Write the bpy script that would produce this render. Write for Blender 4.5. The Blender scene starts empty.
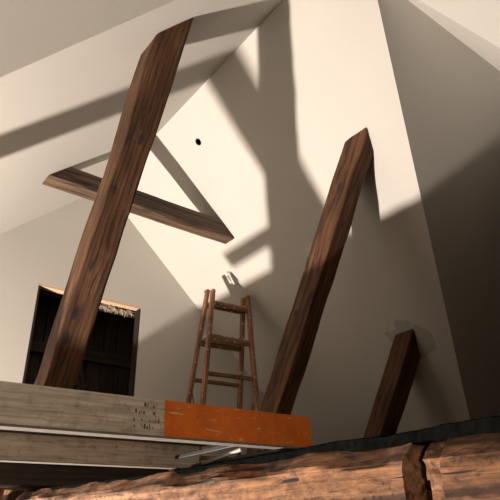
import bpy, bmesh, math, random
from mathutils import Vector, Matrix, noise
S = bpy.context.scene
C = S.collection
PI = math.pi

# ------------------------------------------------------------------ camera
yaw, pitch, roll, FPX = 0.652, 0.4714, -0.0141, 570.4
def cam_axes():
    cy, sy, cp, sp = math.cos(yaw), math.sin(yaw), math.cos(pitch), math.sin(pitch)
    f = Vector((sy * cp, cy * cp, sp)); r = Vector((cy, -sy, 0)); u = r.cross(f)
    c, s = math.cos(roll), math.sin(roll)
    return r * c + u * s, u * c - r * s, f
cr, cu, cf = cam_axes()
cd = bpy.data.cameras.new('camera'); cam = bpy.data.objects.new('camera', cd); C.objects.link(cam)
cam.matrix_world = Matrix(((cr.x, cu.x, -cf.x, 0), (cr.y, cu.y, -cf.y, 0), (cr.z, cu.z, -cf.z, 0), (0, 0, 0, 1)))
cd.sensor_width = 36; cd.sensor_fit = 'HORIZONTAL'; cd.lens = FPX / 500 * 36
cd.clip_start = 0.02
S.camera = cam

# ------------------------------------------------------------------ world, lamp, exposure
w = bpy.data.worlds.new('world'); S.world = w; w.use_nodes = True
w.node_tree.nodes['Background'].inputs[0].default_value = (0.02, 0.022, 0.03, 1)
w.node_tree.nodes['Background'].inputs[1].default_value = 0.3
LAMP = Vector((-1.404, 3.78, -2.074))
LAMP_AIM = Vector((0.55, -0.20, 0.81)).normalized()
ld = bpy.data.lights.new('work_lamp', 'AREA'); ld.shape = 'DISK'; ld.size = 0.12
ld.energy = 665; ld.color = (1.0, 0.87, 0.77)
lo = bpy.data.objects.new('work_lamp', ld); C.objects.link(lo)
lo.location = LAMP; lo.rotation_euler = LAMP_AIM.to_track_quat('-Z', 'Y').to_euler()
# added fill spot, not a real fitting: brightens the plank's near face
sd = bpy.data.lights.new('plank_fill', 'SPOT'); sd.shadow_soft_size = 0.10
sd.energy = 80; sd.color = (1.0, 0.80, 0.60); sd.spot_size = math.radians(50); sd.spot_blend = .7
so = bpy.data.objects.new('plank_fill', sd); C.objects.link(so); so.location = (-0.50, -0.85, -0.12)
so.rotation_euler = (Vector((.62, 1.25, .07)) - so.location).to_track_quat('-Z', 'Y').to_euler()
vs = S.view_settings
S.display_settings.display_device = 'sRGB'
vs.view_transform = 'Standard'; vs.look = 'None'; vs.exposure = 0.0; vs.gamma = 1.0; vs.use_curve_mapping = False

# ------------------------------------------------------------------ materials
def mat(name):
    m = bpy.data.materials.new(name); m.use_nodes = True
    nt = m.node_tree; b = nt.nodes['Principled BSDF']
    return m, nt, b
def N(nt, t, **kw):
    n = nt.nodes.new(t)
    for k, v in kw.items(): setattr(n, k, v)
    return n
def ramp(nt, stops):
    r = N(nt, 'ShaderNodeValToRGB'); cr_ = r.color_ramp
    while len(cr_.elements) < len(stops): cr_.elements.new(0.5)
    for e, (p, c) in zip(cr_.elements, stops):
        e.position = p; e.color = (*c, 1) if len(c) == 3 else c
    return r
def mapping(nt, scale, coord='Object', rand=False):
    tc = N(nt, 'ShaderNodeTexCoord'); mp = N(nt, 'ShaderNodeMapping'); mp.inputs['Scale'].default_value = scale
    if rand:
        oi = N(nt, 'ShaderNodeObjectInfo'); ml = N(nt, 'ShaderNodeVectorMath', operation='SCALE')
        ml.inputs[0].default_value = (7.3, 3.1, 5.7); nt.links.new(oi.outputs['Random'], ml.inputs['Scale'])
        ad = N(nt, 'ShaderNodeVectorMath', operation='ADD')
        nt.links.new(tc.outputs[coord], ad.inputs[0]); nt.links.new(ml.outputs[0], ad.inputs[1])
        nt.links.new(ad.outputs[0], mp.inputs['Vector'])
    else:
        nt.links.new(tc.outputs[coord], mp.inputs['Vector'])
    return mp
def mix(nt, a, b, fac, mode='MIX'):
    m = N(nt, 'ShaderNodeMix', data_type='RGBA', blend_type=mode)
    L = nt.links.new
    for sock, v in ((m.inputs[0], fac), (m.inputs[6], a), (m.inputs[7], b)):
        if isinstance(v, (int, float)): sock.default_value = v
        elif isinstance(v, tuple): sock.default_value = (*v, 1)
        else: L(v, sock)
    return m.outputs[2]
def noise_tex(nt, vec, scale, detail=6, rough=.6, dist=0.):
    n = N(nt, 'ShaderNodeTexNoise'); n.inputs['Scale'].default_value = scale; n.inputs['Detail'].default_value = detail
    n.inputs['Roughness'].default_value = rough; n.inputs['Distortion'].default_value = dist
    nt.links.new(vec, n.inputs['Vector']); return n
def bump(nt, b, h, strength, dist=0.01):
    bp = N(nt, 'ShaderNodeBump'); bp.inputs['Strength'].default_value = strength; bp.inputs['Distance'].default_value = dist
    nt.links.new(h, bp.inputs['Height']); nt.links.new(bp.outputs[0], b.inputs['Normal'])

def plaster(name, col, patch=None):
    m, nt, b = mat(name)
    mp = mapping(nt, (1, 1, 1))
    n1 = noise_tex(nt, mp.outputs[0], 1.6, 5, .55)
    c = ramp(nt, [(.3, tuple(x * .965 for x in col)), (.7, col)]); nt.links.new(n1.outputs[0], c.inputs[0])
    out = c.outputs[0]
    if patch:   # a smear of darker filler round the foot of a timber
        vd = N(nt, 'ShaderNodeVectorMath', operation='DISTANCE'); vd.inputs[1].default_value = patch[0]
        nt.links.new(mp.outputs[0], vd.inputs[0])
        nn = noise_tex(nt, mp.outputs[0], 7, 4, .6)
        ma = N(nt, 'ShaderNodeMath', operation='MULTIPLY_ADD'); ma.inputs[1].default_value = 0.30; ma.inputs[2].default_value = -0.15
        nt.links.new(nn.outputs[0], ma.inputs[0])
        ad = N(nt, 'ShaderNodeMath', operation='ADD'); nt.links.new(vd.outputs['Value'], ad.inputs[0]); nt.links.new(ma.outputs[0], ad.inputs[1])
        rr = ramp(nt, [(patch[1], (1, 1, 1)), (patch[1] + .012, (0, 0, 0))]); nt.links.new(ad.outputs[0], rr.inputs[0])
        out = mix(nt, out, tuple(x * .72 for x in col), rr.outputs[0])
    nt.links.new(out, b.inputs['Base Color']); b.inputs['Roughness'].default_value = .85
    b.inputs['Specular IOR Level'].default_value = .25
    n2 = noise_tex(nt, mp.outputs[0], 60, 4, .6); bump(nt, b, n2.outputs[0], .08, .004)
    return m

def timber_mat(name, dark, mid, light, streak=(.02, .012, .008), knots=.5, scale=1.0, rough=.62, red=None, wear=.5, holes=0.):
    m, nt, b = mat(name); L = nt.links.new
    mp = mapping(nt, (1, 1, 1), rand=True)
    # long warp so the grain wanders round the knots
    st = N(nt, 'ShaderNodeMapping'); st.inputs['Scale'].default_value = (1, 1, .16); L(mp.outputs[0], st.inputs[0])
    big = noise_tex(nt, st.outputs[0], 9 * scale, 3, .5)
    fine = N(nt, 'ShaderNodeMapping'); fine.inputs['Scale'].default_value = (1, 1, .035); L(mp.outputs[0], fine.inputs[0])
    g = noise_tex(nt, fine.outputs[0], 85 * scale, 5, .65, .4)
    # growth rings cut along the face
    wv = N(nt, 'ShaderNodeTexWave', wave_type='RINGS', rings_direction='Z', wave_profile='SIN')
    wv.inputs['Scale'].default_value = 5.5 * scale; wv.inputs['Distortion'].default_value = 7.0
    wv.inputs['Detail'].default_value = 3; wv.inputs['Detail Scale'].default_value = 1.3
    wm = N(nt, 'ShaderNodeMapping'); wm.inputs['Scale'].default_value = (1.6, 1.6, .17); wm.inputs['Location'].default_value = (.31, .17, 0)
    L(mp.outputs[0], wm.inputs[0]); L(wm.outputs[0], wv.inputs['Vector'])
    base = ramp(nt, [(.28, dark), (.5, mid), (.75, light)]); L(big.outputs[0], base.inputs[0])
    gr = ramp(nt, [(.3, (.45, .42, .40)), (.5, (.9, .9, .9)), (.75, (1.25, 1.2, 1.15))]); L(g.outputs[0], gr.inputs[0])
    col = mix(nt, base.outputs[0], gr.outputs[0], .85, 'MULTIPLY')
    rg = ramp(nt, [(.0, (.30, .27, .25)), (.30, (.95, .95, .95)), (1, (1.12, 1.08, 1.0))]); L(wv.outputs[0], rg.inputs[0])
    col = mix(nt, col, rg.outputs[0], .8, 'MULTIPLY')
    if red:
        rn = noise_tex(nt, st.outputs[0], 17 * scale, 5, .7)
        rr = ramp(nt, [(.52, (0, 0, 0)), (.6, (1, 1, 1))]); L(rn.outputs[0], rr.inputs[0])
        col = mix(nt, col, red, rr.outputs[0])
    # long dark cracks and stains
    sm = N(nt, 'ShaderNodeMapping'); sm.inputs['Scale'].default_value = (1, 1, .09); L(mp.outputs[0], sm.inputs[0])
    sn = noise_tex(nt, sm.outputs[0], 24 * scale, 3, .55, .6)
    sr = ramp(nt, [(.30, (1, 1, 1)), (.40, (0, 0, 0))]); L(sn.outputs[0], sr.inputs[0])
    col = mix(nt, col, streak, sr.outputs[0])
    # knots
    km = N(nt, 'ShaderNodeMapping'); km.inputs['Scale'].default_value = (1, 1, .5); L(mp.outputs[0], km.inputs[0])
    vo = N(nt, 'ShaderNodeTexVoronoi', feature='F1'); vo.inputs['Scale'].default_value = 5.0 * scale; L(km.outputs[0], vo.inputs['Vector'])
    kn = noise_tex(nt, mp.outputs[0], 40 * scale, 2)
    ka = N(nt, 'ShaderNodeMath', operation='MULTIPLY_ADD'); ka.inputs[1].default_value = .09; L(kn.outputs[0], ka.inputs[0]); L(vo.outputs['Distance'], ka.inputs[2])
    kr = ramp(nt, [(.10, (knots * 2,) * 3), (.20, (0, 0, 0))]); L(ka.outputs[0], kr.inputs[0])
    col = mix(nt, col, streak, kr.outputs[0])
    h = g.outputs[0]
    if holes:   # woodworm
        v2 = N(nt, 'ShaderNodeTexVoronoi', feature='F1'); v2.inputs['Scale'].default_value = 55; L(mp.outputs[0], v2.inputs['Vector'])
        hn = noise_tex(nt, mp.outputs[0], 6, 3); hr = ramp(nt, [(.52, (0, 0, 0)), (.62, (1, 1, 1))]); L(hn.outputs[0], hr.inputs[0])
        h2 = ramp(nt, [(.20, (holes,) * 3), (.27, (0, 0, 0))]); L(v2.outputs['Distance'], h2.inputs[0])
        mm = N(nt, 'ShaderNodeMath', operation='MULTIPLY'); L(hr.outputs[0], mm.inputs[0]); L(h2.outputs[0], mm.inputs[1])
        col = mix(nt, col, streak, mm.outputs[0])
    L(col, b.inputs['Base Color']); b.inputs['Roughness'].default_value = rough
    b.inputs['Specular IOR Level'].default_value = .35
    bump(nt, b, h, .55, .006)
    return m

def mottle(m, scale, stops, holes=True):
    nt = m.node_tree; b = nt.nodes['Principled BSDF']; old = b.inputs['Base Color'].links[0].from_socket
    mp = mapping(nt, (1, 1, .45)); n = noise_tex(nt, mp.outputs[0], scale, 7, .68, .5)
    r = ramp(nt, stops); nt.links.new(n.outputs[0], r.inputs[0])
    out = mix(nt, old, r.outputs[0], .9, 'MULTIPLY')
    mc = mapping(nt, (1, 1, .06)); c = noise_tex(nt, mc.outputs[0], 48, 2, .5)
    cr2 = ramp(nt, [(.325, (1, 1, 1)), (.345, (0, 0, 0))]); nt.links.new(c.outputs[0], cr2.inputs[0])
    out = mix(nt, out, (.02, .01, .006), cr2.outputs[0])
    nt.links.new(out, b.inputs['Base Color'])
def plain(name, col, rough=.6, metal=0., var=.15, scale=30, spec=.4):
    m, nt, b = mat(name); mp = mapping(nt, (1, 1, 1))
    n = noise_tex(nt, mp.outputs[0], scale, 5, .6)
    r = ramp(nt, [(.3, tuple(x * (1 - var) for x in col)), (.7, tuple(min(1, x * (1 + var)) for x in col))]); nt.links.new(n.outputs[0], r.inputs[0])
    nt.links.new(r.outputs[0], b.inputs['Base Color']); b.inputs['Roughness'].default_value = rough; b.inputs['Metallic'].default_value = metal
    b.inputs['Specular IOR Level'].default_value = spec
    return m

WHITE = (.56, .538, .492)
M = {}
M['wall'] = plaster('plaster', WHITE)
M['wall_patch'] = plaster('plaster_with_filler', WHITE, ((3.94, 2.91, 1.50), .19))
M['post'] = timber_mat('old_rafter_wood', (.036, .0155, .007), (.088, .039, .016), (.165, .079, .032), red=(.095, .038, .016), knots=1.0, rough=.82, scale=1.25)
M['collar'] = timber_mat('grey_brown_collar_wood', (.055, .036, .024), (.105, .068, .043), (.17, .105, .065), knots=.3)
M['beam'] = timber_mat('hewn_beam_wood', (.12, .058, .028), (.215, .113, .058), (.33, .19, .108), streak=(.03, .013, .007), knots=.3, scale=.9, red=(.22, .125, .085), holes=1.0, rough=.85)
mottle(M['beam'], 42, [(.34, (.22, .17, .16)), (.43, (.70, .62, .60)), (.53, (1.0, .97, .98)), (.64, (1.5, 1.38, 1.25))])
M['darkwood'] = timber_mat('dark_brown_wood', (.020, .013, .009), (.035, .022, .015), (.055, .035, .022))  # very dark brown wood tones
M['ladder'] = timber_mat('ladder_wood', (.16, .072, .034), (.27, .125, .060), (.38, .19, .10), knots=0, scale=2)
M['stub'] = timber_mat('cut_stub_wood', (.16, .08, .04), (.28, .15, .07), (.38, .21, .11))
M['lining'] = plain('pale_lining_board', (.62, .45, .30), .7)
M['felt'] = plain('black_roofing_felt', (.0045, .0050, .0045), 1.0, 0, .5, 60, .0)
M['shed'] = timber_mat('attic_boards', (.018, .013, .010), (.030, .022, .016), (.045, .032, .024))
M['fibre'] = plain('mineral_fibre', (.38, .31, .23), .95, 0, .5, 90)
M['raw'] = plain('unseen_dark_boards', (.10, .068, .045), .9, 0, .2, 6)  # unseen near walls and slope, given a dark colour to cut bounced light
M['lower'] = plain('unseen_dark_plaster', (.16, .125, .09), .9, 0, .12, 5)  # unseen storey below, coloured dark to limit bounced light
M['floor'] = plain('rough_floor_boards', (.10, .065, .04), .8, 0, .2, 8)
M['chain'] = plain('dark_chain_steel', (.10, .10, .10), .5, .8)
M['rod'] = plain('dark_steel_rod', (.06, .06, .06), .45, .6)
M['bar'] = plain('worn_aluminium_bar', (.30, .285, .26), .5, .3)
M['lip'] = plain('darkened_aluminium_flange', (.13, .12, .105), .6, .1, .3, 40)  # flange coloured darker than the rails to tone down lamplight from below
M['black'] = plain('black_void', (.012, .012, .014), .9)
M['ring'] = plain('grey_ring', (.55, .53, .50), .6)
M['cable'] = plain('pale_cable_sheath', (.72, .72, .72), .5)

def rail_mat():
    m, nt, b = mat('weathered_aluminium'); L = nt.links.new
    mp = mapping(nt, (1, 1, 1))
    st = N(nt, 'ShaderNodeMapping'); st.inputs['Scale'].default_value = (.06, 1, 1); L(mp.outputs[0], st.inputs[0])
    n = noise_tex(nt, st.outputs[0], 120, 5, .6)
    r = ramp(nt, [(.3, (.30, .27, .225)), (.5, (.44, .405, .35)), (.7, (.56, .52, .46))]); L(n.outputs[0], r.inputs[0])
    n2 = noise_tex(nt, mp.outputs[0], 22, 6, .7)
    r2 = ramp(nt, [(.33, (.55, .52, .48)), (.5, (1, 1, 1))]); L(n2.outputs[0], r2.inputs[0])
    col = mix(nt, r.outputs[0], r2.outputs[0], .8, 'MULTIPLY')
    sp = noise_tex(nt, mp.outputs[0], 95, 3, .6); rs = ramp(nt, [(.27, (1, 1, 1)), (.33, (0, 0, 0))]); L(sp.outputs[0], rs.inputs[0])
    col = mix(nt, col, (.07, .055, .045), rs.outputs[0])
    L(col, b.inputs['Base Color']); b.inputs['Roughness'].default_value = .55; b.inputs['Metallic'].default_value = .15
    return m
M['rail'] = rail_mat()
def orange_mat():
    m, nt, b = mat('scuffed_orange_paint'); L = nt.links.new
    mp = mapping(nt, (1, 1, 1))
    n = noise_tex(nt, mp.outputs[0], 9, 6, .65)
    r = ramp(nt, [(.3, (.42, .095, .012)), (.55, (.56, .135, .015)), (.75, (.62, .17, .025))]); L(n.outputs[0], r.inputs[0])
    st = N(nt, 'ShaderNodeMapping'); st.inputs['Scale'].default_value = (.25, 1, 1); st.inputs['Rotation'].default_value = (0, .5, 0); L(mp.outputs[0], st.inputs[0])
    s = noise_tex(nt, st.outputs[0], 70, 4, .75, .5); rs = ramp(nt, [(.61, (0, 0, 0)), (.67, (1, 1, 1))]); L(s.outputs[0], rs.inputs[0])
    col = mix(nt, r.outputs[0], (.55, .42, .30), rs.outputs[0])
    d = noise_tex(nt, mp.outputs[0], 45, 4, .7); rd = ramp(nt, [(.30, (1, 1, 1)), (.36, (0, 0, 0))]); L(d.outputs[0], rd.inputs[0])
    col = mix(nt, col, (.12, .04, .012), rd.outputs[0])
    L(col, b.inputs['Base Color']); b.inputs['Roughness'].default_value = .5
    return m
M['orange'] = orange_mat()
def paint_specks(src):
    m = src.copy(); m.name = 'paint_splashed_wood'; nt = m.node_tree; b = nt.nodes['Principled BSDF']; L = nt.links.new
    old = b.inputs['Base Color'].links[0].from_socket
    mp = mapping(nt, (1, 1, 1), rand=True); n = noise_tex(nt, mp.outputs[0], 30, 5, .7)
    r = ramp(nt, [(.60, (0, 0, 0)), (.64, (1, 1, 1))]); L(n.outputs[0], r.inputs[0])
    L(mix(nt, old, (.50, .48, .45), r.outputs[0]), b.inputs['Base Color']); return m
M['rung'] = paint_specks(M['ladder'])
M['step'] = paint_specks(M['ladder']); M['step'].name = 'paint_covered_wood'
for n_ in M['step'].node_tree.nodes:
    if n_.type == 'VALTORGB' and abs(n_.color_ramp.elements[0].position - .60) < .001: n_.color_ramp.elements[0].position = .44; n_.color_ramp.elements[1].position = .50

# ------------------------------------------------------------------ helpers
def new_obj(name, bm, m, parent=None, smooth=False, matrix=None, mats=None):
    me = bpy.data.meshes.new(name); bmesh.ops.recalc_face_normals(bm, faces=bm.faces); bm.to_mesh(me); bm.free()
    for x in (mats or [m]): me.materials.append(x)
    if smooth:
        for p in me.polygons: p.use_smooth = True
    o = bpy.data.objects.new(name, me); C.objects.link(o)
    if matrix is not None: o.matrix_world = matrix
    if parent: o.parent = parent
    return o
def tag(o, label, cat, group=None):
    o['label'] = label; o['category'] = cat
    if group: o['group'] = group
    return o
def struct(name, bm, m, **k):
    o = new_obj(name, bm, m, **k); o['kind'] = 'structure'; return o
def thing(name, label, cat, loc=(0, 0, 0), group=None, matrix=None):
    o = bpy.data.objects.new(name, None); C.objects.link(o)
    if matrix is not None: o.matrix_world = matrix
    else: o.location = loc
    o.empty_display_size = .1
    return tag(o, label, cat, group)
def prism(bm, pts, off):
    off = Vector(off); a = [bm.verts.new(Vector(p)) for p in pts]; b = [bm.verts.new(Vector(p) + off) for p in pts]
    bm.faces.new(a); bm.faces.new(b[::-1]); n = len(pts)
    for i in range(n): bm.faces.new((a[i], a[(i + 1) % n], b[(i + 1) % n], b[i]))
def box(bm, x0, x1, y0, y1, z0, z1, mtx=None, bev=0.):
    r = bmesh.ops.create_cube(bm, size=1, matrix=Matrix.Translation(((x0 + x1) / 2, (y0 + y1) / 2, (z0 + z1) / 2)) @ Matrix.Diagonal((x1 - x0, y1 - y0, z1 - z0, 1)))
    vs_ = r['verts']
    if bev:
        es = list({e for v in vs_ for e in v.link_edges})
        rb = bmesh.ops.bevel(bm, geom=es, offset=bev, segments=2, affect='EDGES', profile=.5)
        vs_ = list({v for f in rb['faces'] for v in f.verts} | {v for v in vs_ if v.is_valid})
    if mtx is not None: bmesh.ops.transform(bm, matrix=mtx, verts=vs_)
    return vs_
def tube(bm, pts, r, seg=8):
    pts = [Vector(p) for p in pts]; rings = []
    for i, p in enumerate(pts):
        t = (pts[min(i + 1, len(pts) - 1)] - pts[max(i - 1, 0)]).normalized()
        a = t.orthogonal().normalized() if i == 0 else (prev - t * prev.dot(t)).normalized()
        prev = a; b = t.cross(a)
        rings.append([bm.verts.new(p + (a * math.cos(2 * PI * k / seg) + b * math.sin(2 * PI * k / seg)) * r) for k in range(seg)])
    for A, B in zip(rings, rings[1:]):
        for k in range(seg): bm.faces.new((A[k], A[(k + 1) % seg], B[(k + 1) % seg], B[k]))
    bm.faces.new(rings[0][::-1]); bm.faces.new(rings[-1])
def frame_from(o, z, x):
    z = z.normalized(); x = (x - z * x.dot(z)).normalized(); y = z.cross(x)
    return Matrix(((x.x, y.x, z.x, o.x), (x.y, y.y, z.y, o.y), (x.z, y.z, z.z, o.z), (0, 0, 0, 1)))
def timber_bm(L, wx, wy, step=.035, cham=.010, jit=.004, seed=0, z0=0.):
    """hewn timber along local +Z, from 0..wx in x and 0..wy in y, wandering edges and waney corners"""
    bm = bmesh.new(); n = max(2, int(L / step)); rings = []
    rnd = random.Random(seed); sd_ = Vector((rnd.random() * 50, rnd.random() * 50, rnd.random() * 50))
    def nz(k, z, f): return noise.noise(Vector((k * 7.7, z * f, 0)) + sd_)
    for i in range(n + 1):
        z = z0 + L * i / n; ring = []
        x0, x1, y0, y1 = jit * nz(1, z, 3), wx + jit * nz(2, z, 3), jit * nz(3, z, 3), wy + jit * nz(4, z, 3)
        for k, (cx, cy, sx, sy) in enumerate(((x0, y0, 1, 1), (x1, y0, -1, 1), (x1, y1, -1, -1), (x0, y1, 1, -1))):
            c = cham * (.65 + .9 * abs(nz(10 + k, z, 5))) + .002
            P = [(cx, cy + sy * c), (cx + sx * c * .3, cy + sy * c * .3), (cx + sx * c, cy)]
            if k % 2: P = P[::-1]
            ring += P
            # intermediate face points give the face a gentle wave
            nx = [(x0, y0), (x1, y0), (x1, y1), (x0, y1)]
            a, b_ = nx[k], nx[(k + 1) % 4]
            for t in (.33, .67):
                q = [a[0] + (b_[0] - a[0]) * t, a[1] + (b_[1] - a[1]) * t]
                d = jit * .7 * nz(20 + k * 2 + t, z, 6)
                if k % 2 == 0: q[1] += d
                else: q[0] += d
                ring.append(tuple(q))
        rings.append([bm.verts.new((p[0], p[1], z)) for p in ring])
    m = len(rings[0])
    for A, B in zip(rings, rings[1:]):
        for k in range(m): bm.faces.new((A[k], A[(k + 1) % m], B[(k + 1) % m], B[k]))
    bm.faces.new(rings[0][::-1]); bm.faces.new(rings[-1])
    return bm
def cut(bm, mtx, co, no):
    """cut away the side the normal points to (world space plane), cap it"""
    inv = mtx.inverted(); lc = inv @ Vector(co); ln = (inv.to_3x3() @ Vector(no)).normalized()
    g = bmesh.ops.bisect_plane(bm, geom=bm.verts[:] + bm.edges[:] + bm.faces[:], plane_co=lc, plane_no=ln, clear_outer=True)
    es = [e for e in g['geom_cut'] if isinstance(e, bmesh.types.BMEdge)]
    bmesh.ops.holes_fill(bm, edges=es, sides=0)

# ------------------------------------------------------------------ the attic shell
A, H, SL = 1.887, 3.378, .9188           # ridge of the main roof: x, height, slope
YC, HC, MC = 1.440, 3.188, 1.57          # ridge of the crossing roof: y, height, slope
YG, YB = 5.0, -2.11                      # gable walls
ZE = -0.02                               # where the roof slopes meet the eaves
FL = .20                                 # attic floor level
XE_R, XE_L = A + (H - ZE) / SL, A - (H - ZE) / SL
XV_R, XV_L = A + (H - HC) / SL, A - (H - HC) / SL
YV = (HC - ZE) / MC
XR_END, XL_END = 6.3, -2.5
nR = Vector((SL, 0, 1)).normalized(); nL = Vector((-SL, 0, 1)).normalized()
nF = Vector((0, MC, 1)).normalized(); nN = Vector((0, -MC, 1)).normalized()
TH = .12
def zr(x): return H - SL * (x - A)
def zl(x): return H - SL * (A - x)

# right main slope, far part, with a round hole through it
hole = Vector((2.120, 3.511)); hr_, hs = .034, .075
bm = bmesh.new()
def q(x, y): return (x, y, zr(x))
xs0, xs1, ys0, ys1 = hole.x - hs, hole.x + hs, hole.y - hs, hole.y + hs
prism(bm, [q(A, YC), q(A, YG), q(xs0, YG), q(xs0, YC)], nR * TH)
polys = [[q(xs0, ys1), q(xs0, YG), q(xs1, YG), q(xs1, ys1)], [q(xs0, YC), q(xs0, ys0), q(xs1, ys0), q(xs1, YC + (xs1 - XV_R) / (XE_R - XV_R) * YV), q(XV_R, YC)],
         [q(xs1, YC + (xs1 - XV_R) / (XE_R - XV_R) * YV), q(xs1, YG), q(XE_R, YG), q(XE_R, YC + YV)]]
if XV_R < xs0:
    yv0 = YC + (xs0 - XV_R) / (XE_R - XV_R) * YV; yv1 = YC + (xs1 - XV_R) / (XE_R - XV_R) * YV
    polys[1] = [q(xs0, yv0), q(xs0, ys0), q(xs1, ys0), q(xs1, yv1)]
for p in polys: prism(bm, p, nR * TH)
cosr = math.hypot(1, SL)
ring_in, ring_out, ring_deep = [], [], []
for k in range(24):
    t = 2 * PI * k / 24; dx, dy = math.cos(t), math.sin(t); s_ = hs / max(abs(dx), abs(dy))
    ring_out.append(bm.verts.new(q(hole.x + dx * s_, hole.y + dy * s_)))
    v = Vector(q(hole.x + dx * hr_ / cosr * 1.0, hole.y + dy * hr_)); ring_in.append(bm.verts.new(v)); ring_deep.append(bm.verts.new(v + nR * TH))
for k in range(24):
    j = (k + 1) % 24
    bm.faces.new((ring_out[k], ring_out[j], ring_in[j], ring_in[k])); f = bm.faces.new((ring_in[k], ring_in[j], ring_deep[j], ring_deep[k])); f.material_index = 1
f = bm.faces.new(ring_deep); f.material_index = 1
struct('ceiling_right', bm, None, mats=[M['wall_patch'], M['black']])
# right main slope, near part
bm = bmesh.new()
prism(bm, [q(A, YB), q(A, YC), q(XV_R, YC), q(XE_R, YC - YV), q(XE_R, YB)], nR * TH); struct('ceiling_right_near', bm, M['wall'])
# left main slope
ql = lambda x, y: (x, y, zl(x))
bm = bmesh.new()
prism(bm, [ql(A, YC), ql(A, YG), ql(XE_L, YG), ql(XE_L, YC + YV), ql(XV_L, YC)], nL * TH); struct('ceiling_left', bm, M['wall'])
bm = bmesh.new()
prism(bm, [ql(A, YB), ql(A, YC), ql(XV_L, YC), ql(XE_L, YC - YV), ql(XE_L, YB)], nL * TH); struct('ceiling_left_near', bm, M['raw'])
# crossing roof
def qc(x, y): return (x, y, HC - MC * abs(y - YC))
for nm, xv, xe, xend in (('right', XV_R, XE_R, XR_END), ('left', XV_L, XE_L, XL_END)):
    bm = bmesh.new(); prism(bm, [qc(xv, YC), qc(xend, YC), qc(xend, YC + YV), qc(xe, YC + YV)], nF * TH); struct('ceiling_cross_%s' % nm, bm, M['wall'])
    bm = bmesh.new(); prism(bm, [qc(xv, YC), qc(xend, YC), qc(xend, YC - YV), qc(xe, YC - YV)], nN * TH); struct('ceiling_cross_%s_near' % nm, bm, M['wall'])
    bm = bmesh.new(); sx = .15 if nm == 'right' else -.15
    prism(bm, [(xend, YC, HC), (xend, YC + YV, ZE), (xend, YC - YV, ZE)], (sx, 0, 0)); struct('wall_%s' % nm, bm, M['raw'])
# far gable wall with the opening
DX0, DX1, DZ = 1.368, 2.411, 2.139
bm = bmesh.new(); T = (0, .07, 0)
ZB = -2.45
g = lambda x, z: (x, YG, z)
prism(bm, [g(XE_L, ZE), g(DX0, zl(DX0)), g(DX0, ZB), g(XE_L, ZB)], T)
prism(bm, [g(DX0, DZ), g(DX0, zl(DX0)), g(A, H), g(DX1, zr(DX1)), g(DX1, DZ)], T)
prism(bm, [g(DX1, zr(DX1)), g(XE_R, ZE), g(XE_R, ZB), g(DX1, ZB)], T)
prism(bm, [g(DX0, FL), g(DX1, FL), g(DX1, ZB), g(DX0, ZB)], T)
struct('wall_back', bm, M['wall'])
bm = bmesh.new()
prism(bm, [(XE_L, YB, ZE), (A, YB, H), (XE_R, YB, ZE), (XE_R, YB, ZB), (XE_L, YB, ZB)], (0, -.2, 0)); struct('wall_front', bm, M['raw'])
# raw lining of the opening
bm = bmesh.new(); box(bm, DX0, DX1, YG + .002, YG + .085, DZ - .022, DZ - .001); struct('trim_1', bm, M['lining'])
bm = bmesh.new(); box(bm, DX0 + .001, DX0 + .02, YG + .002, YG + .085, FL, DZ - .023); struct('trim_2', bm, M['shed'])
bm = bmesh.new(); box(bm, DX1 - .02, DX1 - .001, YG + .002, YG + .085, FL, DZ - .023); struct('trim_3', bm, M['shed'])
# attic floor beside the stair opening
bm = bmesh.new()
pts = [(1.22, YB), (XE_R, YB), (XE_R, YC - YV), (XR_END, YC - YV), (XR_END, YC + YV), (XE_R, YC + YV), (XE_R, YG), (.80, YG), (.80, 4.62), (.85, 4.50), (.951, 4.38), (.951, 3.47), (1.22, 3.47)]
prism(bm, [(x, y, FL) for x, y in pts], (0, 0, -.16)); struct('floor', bm, M['floor'])
bm = bmesh.new()
prism(bm, [(x, y, .165) for x, y in [(-1.3, YB), (-1.3, YG), (XE_L, YG), (XE_L, YC + YV), (XL_END, YC + YV), (XL_END, YC - YV), (XE_L, YC - YV), (XE_L, YB)]], (0, 0, -.16)); struct('floor_left', bm, M['floor'])
# the storey below
bm = bmesh.new(); prism(bm, [(XE_L, YB, ZB), (1.4, YB, ZB), (1.4, YG, ZB), (XE_L, YG, ZB)], (0, 0, -.1)); struct('floor_lower', bm, M['lower'])
bm = bmesh.new(); box(bm, 1.25, 1.40, YB, YG, ZB, .03); struct('wall_lower_right', bm, M['lower'])
bm = bmesh.new(); box(bm, -1.80, -1.70, YB, YG, ZB, .0); struct('wall_lower_left', bm, M['lower'])

# ------------------------------------------------------------------ the dark loft behind the opening
LY = 5.62
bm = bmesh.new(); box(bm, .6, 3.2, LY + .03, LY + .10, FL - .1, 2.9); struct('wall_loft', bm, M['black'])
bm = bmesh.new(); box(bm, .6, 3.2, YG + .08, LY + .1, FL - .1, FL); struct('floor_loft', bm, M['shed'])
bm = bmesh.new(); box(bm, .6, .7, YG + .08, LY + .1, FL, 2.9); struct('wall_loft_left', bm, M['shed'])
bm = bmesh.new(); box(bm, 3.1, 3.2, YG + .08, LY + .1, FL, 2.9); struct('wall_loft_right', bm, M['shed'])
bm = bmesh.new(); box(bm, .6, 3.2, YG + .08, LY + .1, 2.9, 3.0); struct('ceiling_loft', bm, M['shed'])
pt = thing('board_partition', 'dark rough board partition with rail and diagonal brace seen through the wall opening', 'partition', (1.9, LY, FL))
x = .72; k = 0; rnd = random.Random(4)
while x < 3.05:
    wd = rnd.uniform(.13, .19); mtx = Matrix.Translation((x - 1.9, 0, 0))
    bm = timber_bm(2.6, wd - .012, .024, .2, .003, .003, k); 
    new_obj('board', bm, M['shed'], pt, matrix=mtx).location.y = rnd.uniform(-.006, .004); x += wd; k += 1
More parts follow.
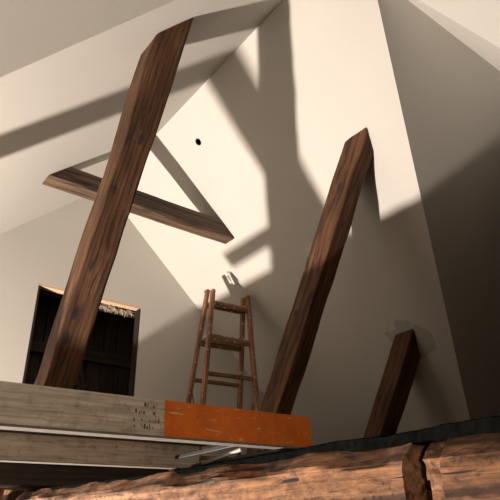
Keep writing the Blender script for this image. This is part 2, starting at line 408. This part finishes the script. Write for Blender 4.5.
def local_timber(name, p0, p1, wx, wy, m, parent, xdir, seed, **kw):
    p0, p1 = Vector(p0), Vector(p1); mt = frame_from(p0, p1 - p0, Vector(xdir)) @ Matrix.Translation((-wx / 2, -wy / 2, 0))
    return new_obj(name, timber_bm((p1 - p0).length, wx, wy, .06, .005, .004, seed, **kw), m, parent, matrix=mt)
local_timber('rail', (-1.15, -.04, 1.52), (1.15, -.04, 1.52), .06, .11, M['shed'], pt, (0, 1, 0), 31)
local_timber('brace', (.12, -.04, 1.44), (.50, -.04, .12), .05, .10, M['shed'], pt, (0, 1, 0), 32)

# torn insulation hanging under the head of the opening
bm = bmesh.new(); rnd = random.Random(11)
for i in range(150):
    x0 = DX0 + .56 + rnd.random() * .44; y0 = YG + rnd.uniform(.09, .16); z0 = DZ - .025 - rnd.random() ** 2 * .02
    pts = [Vector((x0, y0, z0))]; d = Vector((rnd.uniform(-1, 1), rnd.uniform(-.6, .2), rnd.uniform(-1, -.1)))
    for s_ in range(4): 
        d = (d + Vector((rnd.uniform(-1.1, 1.1), rnd.uniform(-.7, .7), rnd.uniform(-.8, .7)))).normalized(); pts.append(pts[-1] + d * rnd.uniform(.006, .020))
    tube(bm, pts, rnd.uniform(.0012, .006), 5)
fb = new_obj('insulation_fibre', bm, M['fibre']); tag(fb, 'torn pale insulation fibres hanging along the top of the dark wall opening', 'insulation'); fb['kind'] = 'stuff'
local = Vector((1.9, YG + .36, DZ + .045))
bm = timber_bm(1.9, .10, .13, .05, .012, .008, 44); o = new_obj('loft_beam', bm, M['darkwood'], matrix=frame_from(Vector((.95, YG + .17, DZ + .075)), Vector((1, 0, 0)), Vector((0, 0, -1))))
tag(o, 'dark horizontal timber just behind the head of the wall opening', 'beam')

# ------------------------------------------------------------------ slanted rafters
PHI = .548
dn = Vector((0, math.sin(PHI), -math.cos(PHI)))
def rafter(x0, wx, wy, yb, zfoot, slope_n, slope_co, label, seed, phi=PHI):
    dn = Vector((0, math.sin(phi), -math.cos(phi)))
    foot = Vector((x0, yb + (1.5 - zfoot) * math.tan(phi), zfoot)) + dn * .15
    mt = frame_from(foot, -dn, Vector((1, 0, 0)))      # local y then points along +Y, slightly up
    bm = timber_bm(4.2, wx, wy, .025, .012, .009, seed)
    cut(bm, mt, (0, 0, zfoot), (0, 0, -1))
    cut(bm, mt, Vector(slope_co) - slope_n * .002, slope_n)
    o = new_obj('slanted_rafter', bm, M['post'], matrix=mt)
    tag(o, label, 'timber post', 'old slanted roof timbers'); return o
rafter(1.0, .18, .17, 2.80, FL + .002, nL, (A, 0, H), 'tallest slanted brown timber crossing in front of the collar beam and wall opening', 3)
rafter(2.668, .145, .20, 2.792, FL + .002, nR, (A, 0, H), 'slanted reddish timber right of the wooden ladder, rising into the bright sloping wall', 8)
rafter(3.855, .20, .17, 2.85, FL + .002, nR, (A, 0, H), 'short dark slanted timber in shadow at the lower right wall', 14)

# collar beam spanning the two slopes
mt = frame_from(Vector((.8, 3.872, 2.705)), Vector((1, 0, 0)), Vector((0, 0, -1)))
bm = timber_bm(2.3, .15, .16, .04, .009, .005, 21)
cut(bm, mt, Vector((A, 0, H)) - nR * .002, nR); cut(bm, mt, Vector((A, 0, H)) - nL * .002, nL)
tag(new_obj('collar_beam', bm, M['collar'], matrix=mt), 'grey brown horizontal collar beam spanning the two ceiling slopes near the ridge', 'beam')

# tie beam across the stair opening, batten at the foot of the tallest rafter
mt = frame_from(Vector((-1.62, 3.262, .43)), Vector((1, 0, 0)), Vector((0, 0, -1)))
bm = timber_bm(3.46, .172, .183, .06, .012, .006, 25)
tag(new_obj('tie_beam', bm, M['darkwood'], matrix=mt), 'dark timber lying across the stair opening behind the scaffold plank', 'beam')
mt = frame_from(Vector((.912, 3.452, .440)), Vector((0, 1, 0)), Vector((0, 0, -1)))
bm = timber_bm(.53, .072, .066, .04, .004, .001, 27); bmesh.ops.transform(bm, matrix=Matrix.Translation((0, -.067, 0)), verts=bm.verts[:])
tag(new_obj('batten', bm, M['darkwood'], matrix=mt), 'short dark batten fixed to the foot of the tallest rafter', 'batten')

# ------------------------------------------------------------------ foreground hewn beam with a notch
def hewn_beam():
    bm = bmesh.new()
    Y0, Y1, st = -.35, 3.455, .007; n = int((Y1 - Y0) / st)
    def top(y): return (.1845 + .0243 * (y - .57)) + .003 * noise.noise(Vector((y * 4, 3, 0)))
    def fx(y, z):
        d = .006 * noise.noise(Vector((y * 3, z * 9, 1))) + .0025 * noise.noise(Vector((y * 7, z * 40, 5))) + .0010 * noise.noise(Vector((y * 30, z * 110, 9)))
        # adze scallops
        d += .0009 * math.sin(y * 37 + 3 * noise.noise(Vector((y * 5, z * 12, 2))))
        return d
    rows = []
    cols = 26
    for i in range(n + 1):
        y = Y0 + st * i; zt = top(y); row = []
        yr = .712 + .012 * noise.noise(Vector((y, 0, 3)))
        for j in range(cols + 1):
            t = j / cols
            z = -.06 + (zt + .06) * t
            x = 1.0 + fx(y, z)
            h = zt - z; cz = .050 + .014 * noise.noise(Vector((y * 5, 7, 0)))
            if h < cz: x += (cz - h) * 1.0
            # notch: square left cheek, sloping right cheek
            yl, ym, yq = .803, .760 + .16 * (z - .12), .719 + .03 * (z - .12)
            if z > -.05:
                if y < yl and y >= ym: x += .08 if y < yl - .004 else .04
                elif y < ym and y >= yq: x += .010 + .006 * noise.noise(Vector((y * 60, z * 60, 0)))
            row.append(bm.verts.new((x, y, z)))
        row.append(bm.verts.new((1.21, y, zt - .004))); row.append(bm.verts.new((1.21, y, -.06)))
        rows.append(row)
    m = len(rows[0])
    for R0, R1 in zip(rows, rows[1:]):
        for k in range(m): bm.faces.new((R0[k], R0[(k + 1) % m], R1[(k + 1) % m], R1[k]))
    bm.faces.new(rows[0][::-1]); bm.faces.new(rows[-1])
    # grain runs along local Z: turn the mesh into a frame whose Z is world Y
    mt = frame_from(Vector((1.0, 0, 0)), Vector((0, 1, 0)), Vector((1, 0, 0)))
    bmesh.ops.transform(bm, matrix=mt.inverted(), verts=bm.verts[:])
    o = new_obj('floor_beam', bm, M['beam'], matrix=mt, smooth=False)
    return tag(o, 'long weathered orange brown hewn beam with a notch along the bottom foreground', 'beam')
hewn_beam()

# ragged black felt on top of the beam
bm = bmesh.new(); prev = None; rows = []
prof = [(-.3, .214), (.55, .2055), (.70, .2090), (.738, .2115), (.748, .2070), (.89, .2075), (1.05, .2165), (1.06, .2150), (1.10, .2150), (1.17, .2135), (1.30, .2140), (2.0, .2215), (2.6, .240), (3.30, .255)]
def pz(y):
    for (a, za), (b, zb) in zip(prof, prof[1:]):
        if a <= y <= b: return za + (zb - za) * (y - a) / (b - a)
    return prof[-1][1]
y = -.3
while y < 3.27:
    zt = pz(y) + .0018 * noise.noise(Vector((y * 28, 0, 4))) + .0012 * noise.noise(Vector((y * 90, 0, 8))); xf = 1.042 + .006 * noise.noise(Vector((y * 14, 2, 0)))
    zb = .1845 + .0243 * (y - .57) - .012
    rows.append([bm.verts.new(p) for p in ((xf, y, zb), (xf + .002, y, zt - .003), (xf + .008, y, zt), (1.20, y, zt - .004), (1.20, y, zb))]); y += .011
for R0, R1 in zip(rows, rows[1:]):
    for k in range(5): bm.faces.new((R0[k], R0[(k + 1) % 5], R1[(k + 1) % 5], R1[k]))
bm.faces.new(rows[0][::-1]); bm.faces.new(rows[-1])
tag(new_obj('roofing_felt', bm, M['felt']), 'ragged black felt strip lying along the top edge of the hewn foreground beam', 'felt strip')

# cut timber stub at the far left end of the beam
mt = frame_from(Vector((.79, 3.30, -.25)), Vector((0, 0, 1)), Vector((1, 0, 0)))
tag(new_obj('timber_stub', timber_bm(.512, .115, .125, .03, .006, .004, 61), M['stub'], matrix=mt), 'short upright cut timber at the left end of the foreground beam', 'timber block')

# ------------------------------------------------------------------ scaffold plank
PL = thing('scaffold_plank', 'weathered aluminium scaffold plank with orange end resting on the foreground beam', 'scaffold plank', matrix=Matrix.Translation((1.165, 1.25, .2295)) @ Matrix.Rotation(-.0175, 4, 'Y'))
PH, PW, PLEN = .088, .60, 2.65
def rail_profile(sgn):
    """ribbed C-rail, outer face at y=0, opening inward (+y); z up"""
    p = [(0, 0)]
    z = .004
    for k in range(5):
        z1 = z + .0125
        p += [(-.0016, z + .0012), (-.0016, z1 - .0012), (.0006, z1), (.0006, z1 + .0022)]; z = z1 + .0032
    p += [(0, PH), (.040, PH), (.040, PH - .004), (.004, PH - .004), (.004, .004), (.034, .004), (.034, 0)]
    return p
def extrude_x(bm, prof_, x0, x1, y0=0, flip=False):
    a = [bm.verts.new((x0, y0 + (-p[0] if flip else p[0]), p[1])) for p in prof_]
    b = [bm.verts.new((x1, y0 + (-p[0] if flip else p[0]), p[1])) for p in prof_]
    n = len(a); bm.faces.new(a); bm.faces.new(b[::-1])
    for i in range(n): bm.faces.new((a[i], a[(i + 1) % n], b[(i + 1) % n], b[i]))
XO = -.478       # start of the orange end, from the plank's end
bm = bmesh.new(); extrude_x(bm, rail_profile(1), -PLEN, XO); new_obj('side_rail', bm, M['rail'], PL)
bm = bmesh.new(); extrude_x(bm, rail_profile(1), -PLEN, 0, PW, True); new_obj('side_rail', bm, M['rail'], PL)
bm = bmesh.new(); extrude_x(bm, [(-.0022, .001), (-.0022, PH), (.040, PH), (.040, PH - .004), (.004, PH - .004), (.004, .001)], XO, 0)
# folded end lip
box(bm, -.004, .0015, .004, .06, .002, PH)
new_obj('end_cap', bm, M['orange'], PL)['label'] = 'orange painted end'
bm = bmesh.new(); extrude_x(bm, [(-.0045, -.0025), (-.0045, .0030), (.0, .0030), (.0, -.0004), (.036, -.0004), (.036, -.0025)], -PLEN, 0)
new_obj('rail_lip', bm, M['lip'], PL)
bm = bmesh.new(); extrude_x(bm, [(-.0045, -.0025), (-.0045, .0030), (.0, .0030), (.0, -.0004), (.036, -.0004), (.036, -.0025)], -PLEN, 0, PW, True)
new_obj('rail_lip', bm, M['lip'], PL)
bm = bmesh.new(); box(bm, -PLEN, -.004, .041, PW - .041, PH - .014, PH - .002); new_obj('deck', bm, M['darkwood'], PL)
for x_ in (-.115, -1.25, -2.0, -2.5):
    bm = bmesh.new(); box(bm, x_ - .004, x_ + .004, .036, PW - .036, .026, .038, bev=.0015); new_obj('crossbar', bm, M['rod'], PL)
bm = bmesh.new(); tube(bm, [(-.035, .02, -.006 + .012), (-.035, PW - .02, .006)], .0085, 10); new_obj('end_rod', bm, M['rod'], PL)
bm = bmesh.new(); tube(bm, [(-.10, .20, .018), (-.07, .34, .014), (-.045, .50, .010)], .006, 8); new_obj('locking_bar', bm, M['bar'], PL)
# stencilled print, worn off, beside the orange end
rnd = random.Random(5); bm = bmesh.new()
for row_ in range(4):
    zc = PH * (.80 - .19 * row_)
    xx = XO - .085 + rnd.uniform(0, .01)
    while xx < XO - .012:
        if rnd.random() < .5:
            w_ = rnd.uniform(.001, .004); h_ = rnd.uniform(.003, .012)
            dz = rnd.uniform(-.002, .002)
            box(bm, xx, xx + w_, -.0021, -.0012, zc + dz - h_ / 2, zc + dz + h_ / 2)
        xx += rnd.uniform(.004, .011)
pm = new_obj('printed_mark', bm, M['rod'], PL); pm['label'] = 'worn black stencil print'

# ------------------------------------------------------------------ double wooden ladder
LK = 1.33
Lx = thing('step_ladder', 'paint splashed wooden double step ladder standing before the bright sloping wall', 'ladder', (2.2 * LK, 3.19 * LK, FL))
LO = Vector((2.2 * LK, 3.19 * LK, FL))
legs = {'A': ((2.079, 3.240, 1.627), (1.947, 3.388, .25)), 'B': ((2.081, 3.172, 1.603), (1.913, 3.066, .25)),
        'C': ((2.375, 3.202, 1.621), (2.399, 3.328, .25)), 'D': ((2.365, 3.135, 1.611), (2.376, 3.005, .25))}
lg = {}
for k, (a, b) in legs.items():
    a, b = Vector(a) * LK, Vector(b) * LK; b = a + (b - a) * ((a.z - FL) / (a.z - b.z)); lg[k] = (a, b)
    xd = (Vector(legs['D' if k in 'BD' else 'C'][0]) - Vector(legs['B' if k in 'BD' else 'A'][0]))
    a2 = a + (a - b).normalized() * .006
    wx_, wy_ = .034, .055
    mt = Matrix.Translation(-LO) @ frame_from(b, a2 - b, xd) @ Matrix.Translation((-wx_ / 2, -wy_ / 2, 0))
    bm = timber_bm((a2 - b).length, wx_, wy_, .05, .004, .002, ord(k)); cut(bm, Matrix.Translation(LO) @ mt, (0, 0, FL), (0, 0, -1))
    new_obj('leg', bm, M['rung'], Lx, matrix=mt)
def at(k, z): a, b = lg[k]; return b + (a - b) * ((z - b.z) / (a.z - b.z))
def rung(p, q_, h, d, seed, m):
    p, q_ = Vector(p), Vector(q_); v = (q_ - p).normalized(); p -= v * .016; q_ += v * .016
    mt = Matrix.Translation(-LO) @ frame_from(p, q_ - p, Vector((0, 0, 1))) @ Matrix.Translation((-h / 2, -d / 2, 0))
    new_obj('rung', timber_bm((q_ - p).length, h, d, .05, .003, .0015, seed), m, Lx, matrix=mt)
for i, z in enumerate(LK * v_ for v_ in (.45, .70, .985, 1.24, 1.50)):
    rung(at('B', z), at('D', z), .054 if i > 2 else .032, .032, 70 + i, M['rung'])
for i, z in enumerate(LK * v_ for v_ in (.45, .70, .98, 1.24, 1.52)):
    rung(at('A', z), at('C', z), .052 if i > 2 else .032, .032, 80 + i, M['rung'])
# steps lying on the upper rungs
for z, sd_ in ((1.265 * LK, 90), (1.525 * LK, 91)):
    c0 = (at('A', z) + at('B', z)) / 2; c1 = (at('C', z) + at('D', z)) / 2; v = (c1 - c0).normalized(); c0 += v * .016; c1 -= v * .016
    mt = Matrix.Translation(-LO) @ frame_from(c0, c1 - c0, Vector((0, 0, 1))) @ Matrix.Translation((-.009, -.072 if z < 1.4 * LK else -.04, 0))
    new_obj('step', timber_bm((c1 - c0).length, .024, .145 if z < 1.4 * LK else .08, .05, .003, .002, sd_), M['step'], Lx, matrix=mt)
for ka, kb, za, zb_ in (('A', 'B', .94 * LK, .52 * LK), ('D', 'C', .88 * LK, .50 * LK)):
    p, q_ = at(ka, za), at(kb, zb_); pts = []
    for i in range(15):
        t = i / 14; v = p.lerp(q_, t); v.z -= .12 * (1 - (2 * t - 1) ** 2); v.x += (.024 if ka == 'A' else -.030) * (1 - (2 * t - 1) ** 2) ; pts.append(v - LO)
    bm = bmesh.new(); tube(bm, pts, .006, 6); new_obj('chain', bm, M['chain'], Lx)
bm = bmesh.new(); p = at('A', 1.60 * LK) - LO; tube(bm, [p + Vector((-.012, 0, .01)), p + Vector((-.032, -.004, .012)), p + Vector((-.036, -.004, .028))], .0035, 6); new_obj('hook', bm, M['chain'], Lx)

# ------------------------------------------------------------------ small things on the bright slope
sz = lambda x, y, off=0.: Vector((x, y, zr(x))) - nR * off
bm = bmesh.new(); mt = frame_from(sz(hole.x, hole.y), nR, Vector((0, 1, 0)))
seg = 28; prof_ = [(.0325, .008), (.0325, -.002), (.0345, -.003), (.039, -.0005), (.039, .0)]
rr = [[bm.verts.new(mt @ Vector((r_ * math.cos(2 * PI * k / seg), r_ * math.sin(2 * PI * k / seg), h_))) for r_, h_ in prof_] for k in range(seg)]
for k in range(seg):
    a, b = rr[k], rr[(k + 1) % seg]
    for i in range(len(prof_) - 1): bm.faces.new((a[i], a[i + 1], b[i + 1], b[i]))
tag(new_obj('hole_ring', bm, M['ring']), 'small grey ring around the dark round hole in the bright sloping wall', 'ring')
bm = bmesh.new(); b0 = sz(2.958, 4.232, .0)
for s_ in (0, 1):
    o_ = Vector((.012, -.022, -.010)) * s_
    tube(bm, [b0 + o_, b0 + o_ - nR * .03, b0 + o_ - nR * .042 + Vector((.02, -.006, -.03)), b0 + o_ - nR * .040 + Vector((.055, -.02, -.085 - .02 * s_))], .0085, 8)
tag(new_obj('cable_stub', bm, M['cable']), 'pair of short pale cable ends sticking out of the bright slope above the ladder', 'cable')

# ------------------------------------------------------------------ the work light's body on the lower floor
WL = thing('work_light', 'floor standing work light at the bottom of the stairwell', 'lamp', (LAMP.x, LAMP.y, ZB))
mt = Matrix.Translation((0, 0, LAMP.z - ZB)) @ LAMP_AIM.to_track_quat('Z', 'Y').to_matrix().to_4x4()
bm = bmesh.new(); box(bm, -.13, .13, -.11, .11, -.07, -.012, mt, .01); new_obj('housing', bm, M['rod'], WL)
bm = bmesh.new()
for s_ in (-1, 1):
    tube(bm, [(.15 * s_, -.20, .012), (.15 * s_, .0, LAMP.z - ZB - .04), (.15 * s_, .20, .012)], .011, 8)
    tube(bm, [(.15 * s_, 0, LAMP.z - ZB - .04), (.10 * s_, 0, LAMP.z - ZB - .045)], .011, 8)
tube(bm, [(-.15, -.2, .012), (.15, -.2, .012)], .011, 8); tube(bm, [(-.15, .2, .012), (.15, .2, .012)], .011, 8)
new_obj('stand', bm, M['chain'], WL)
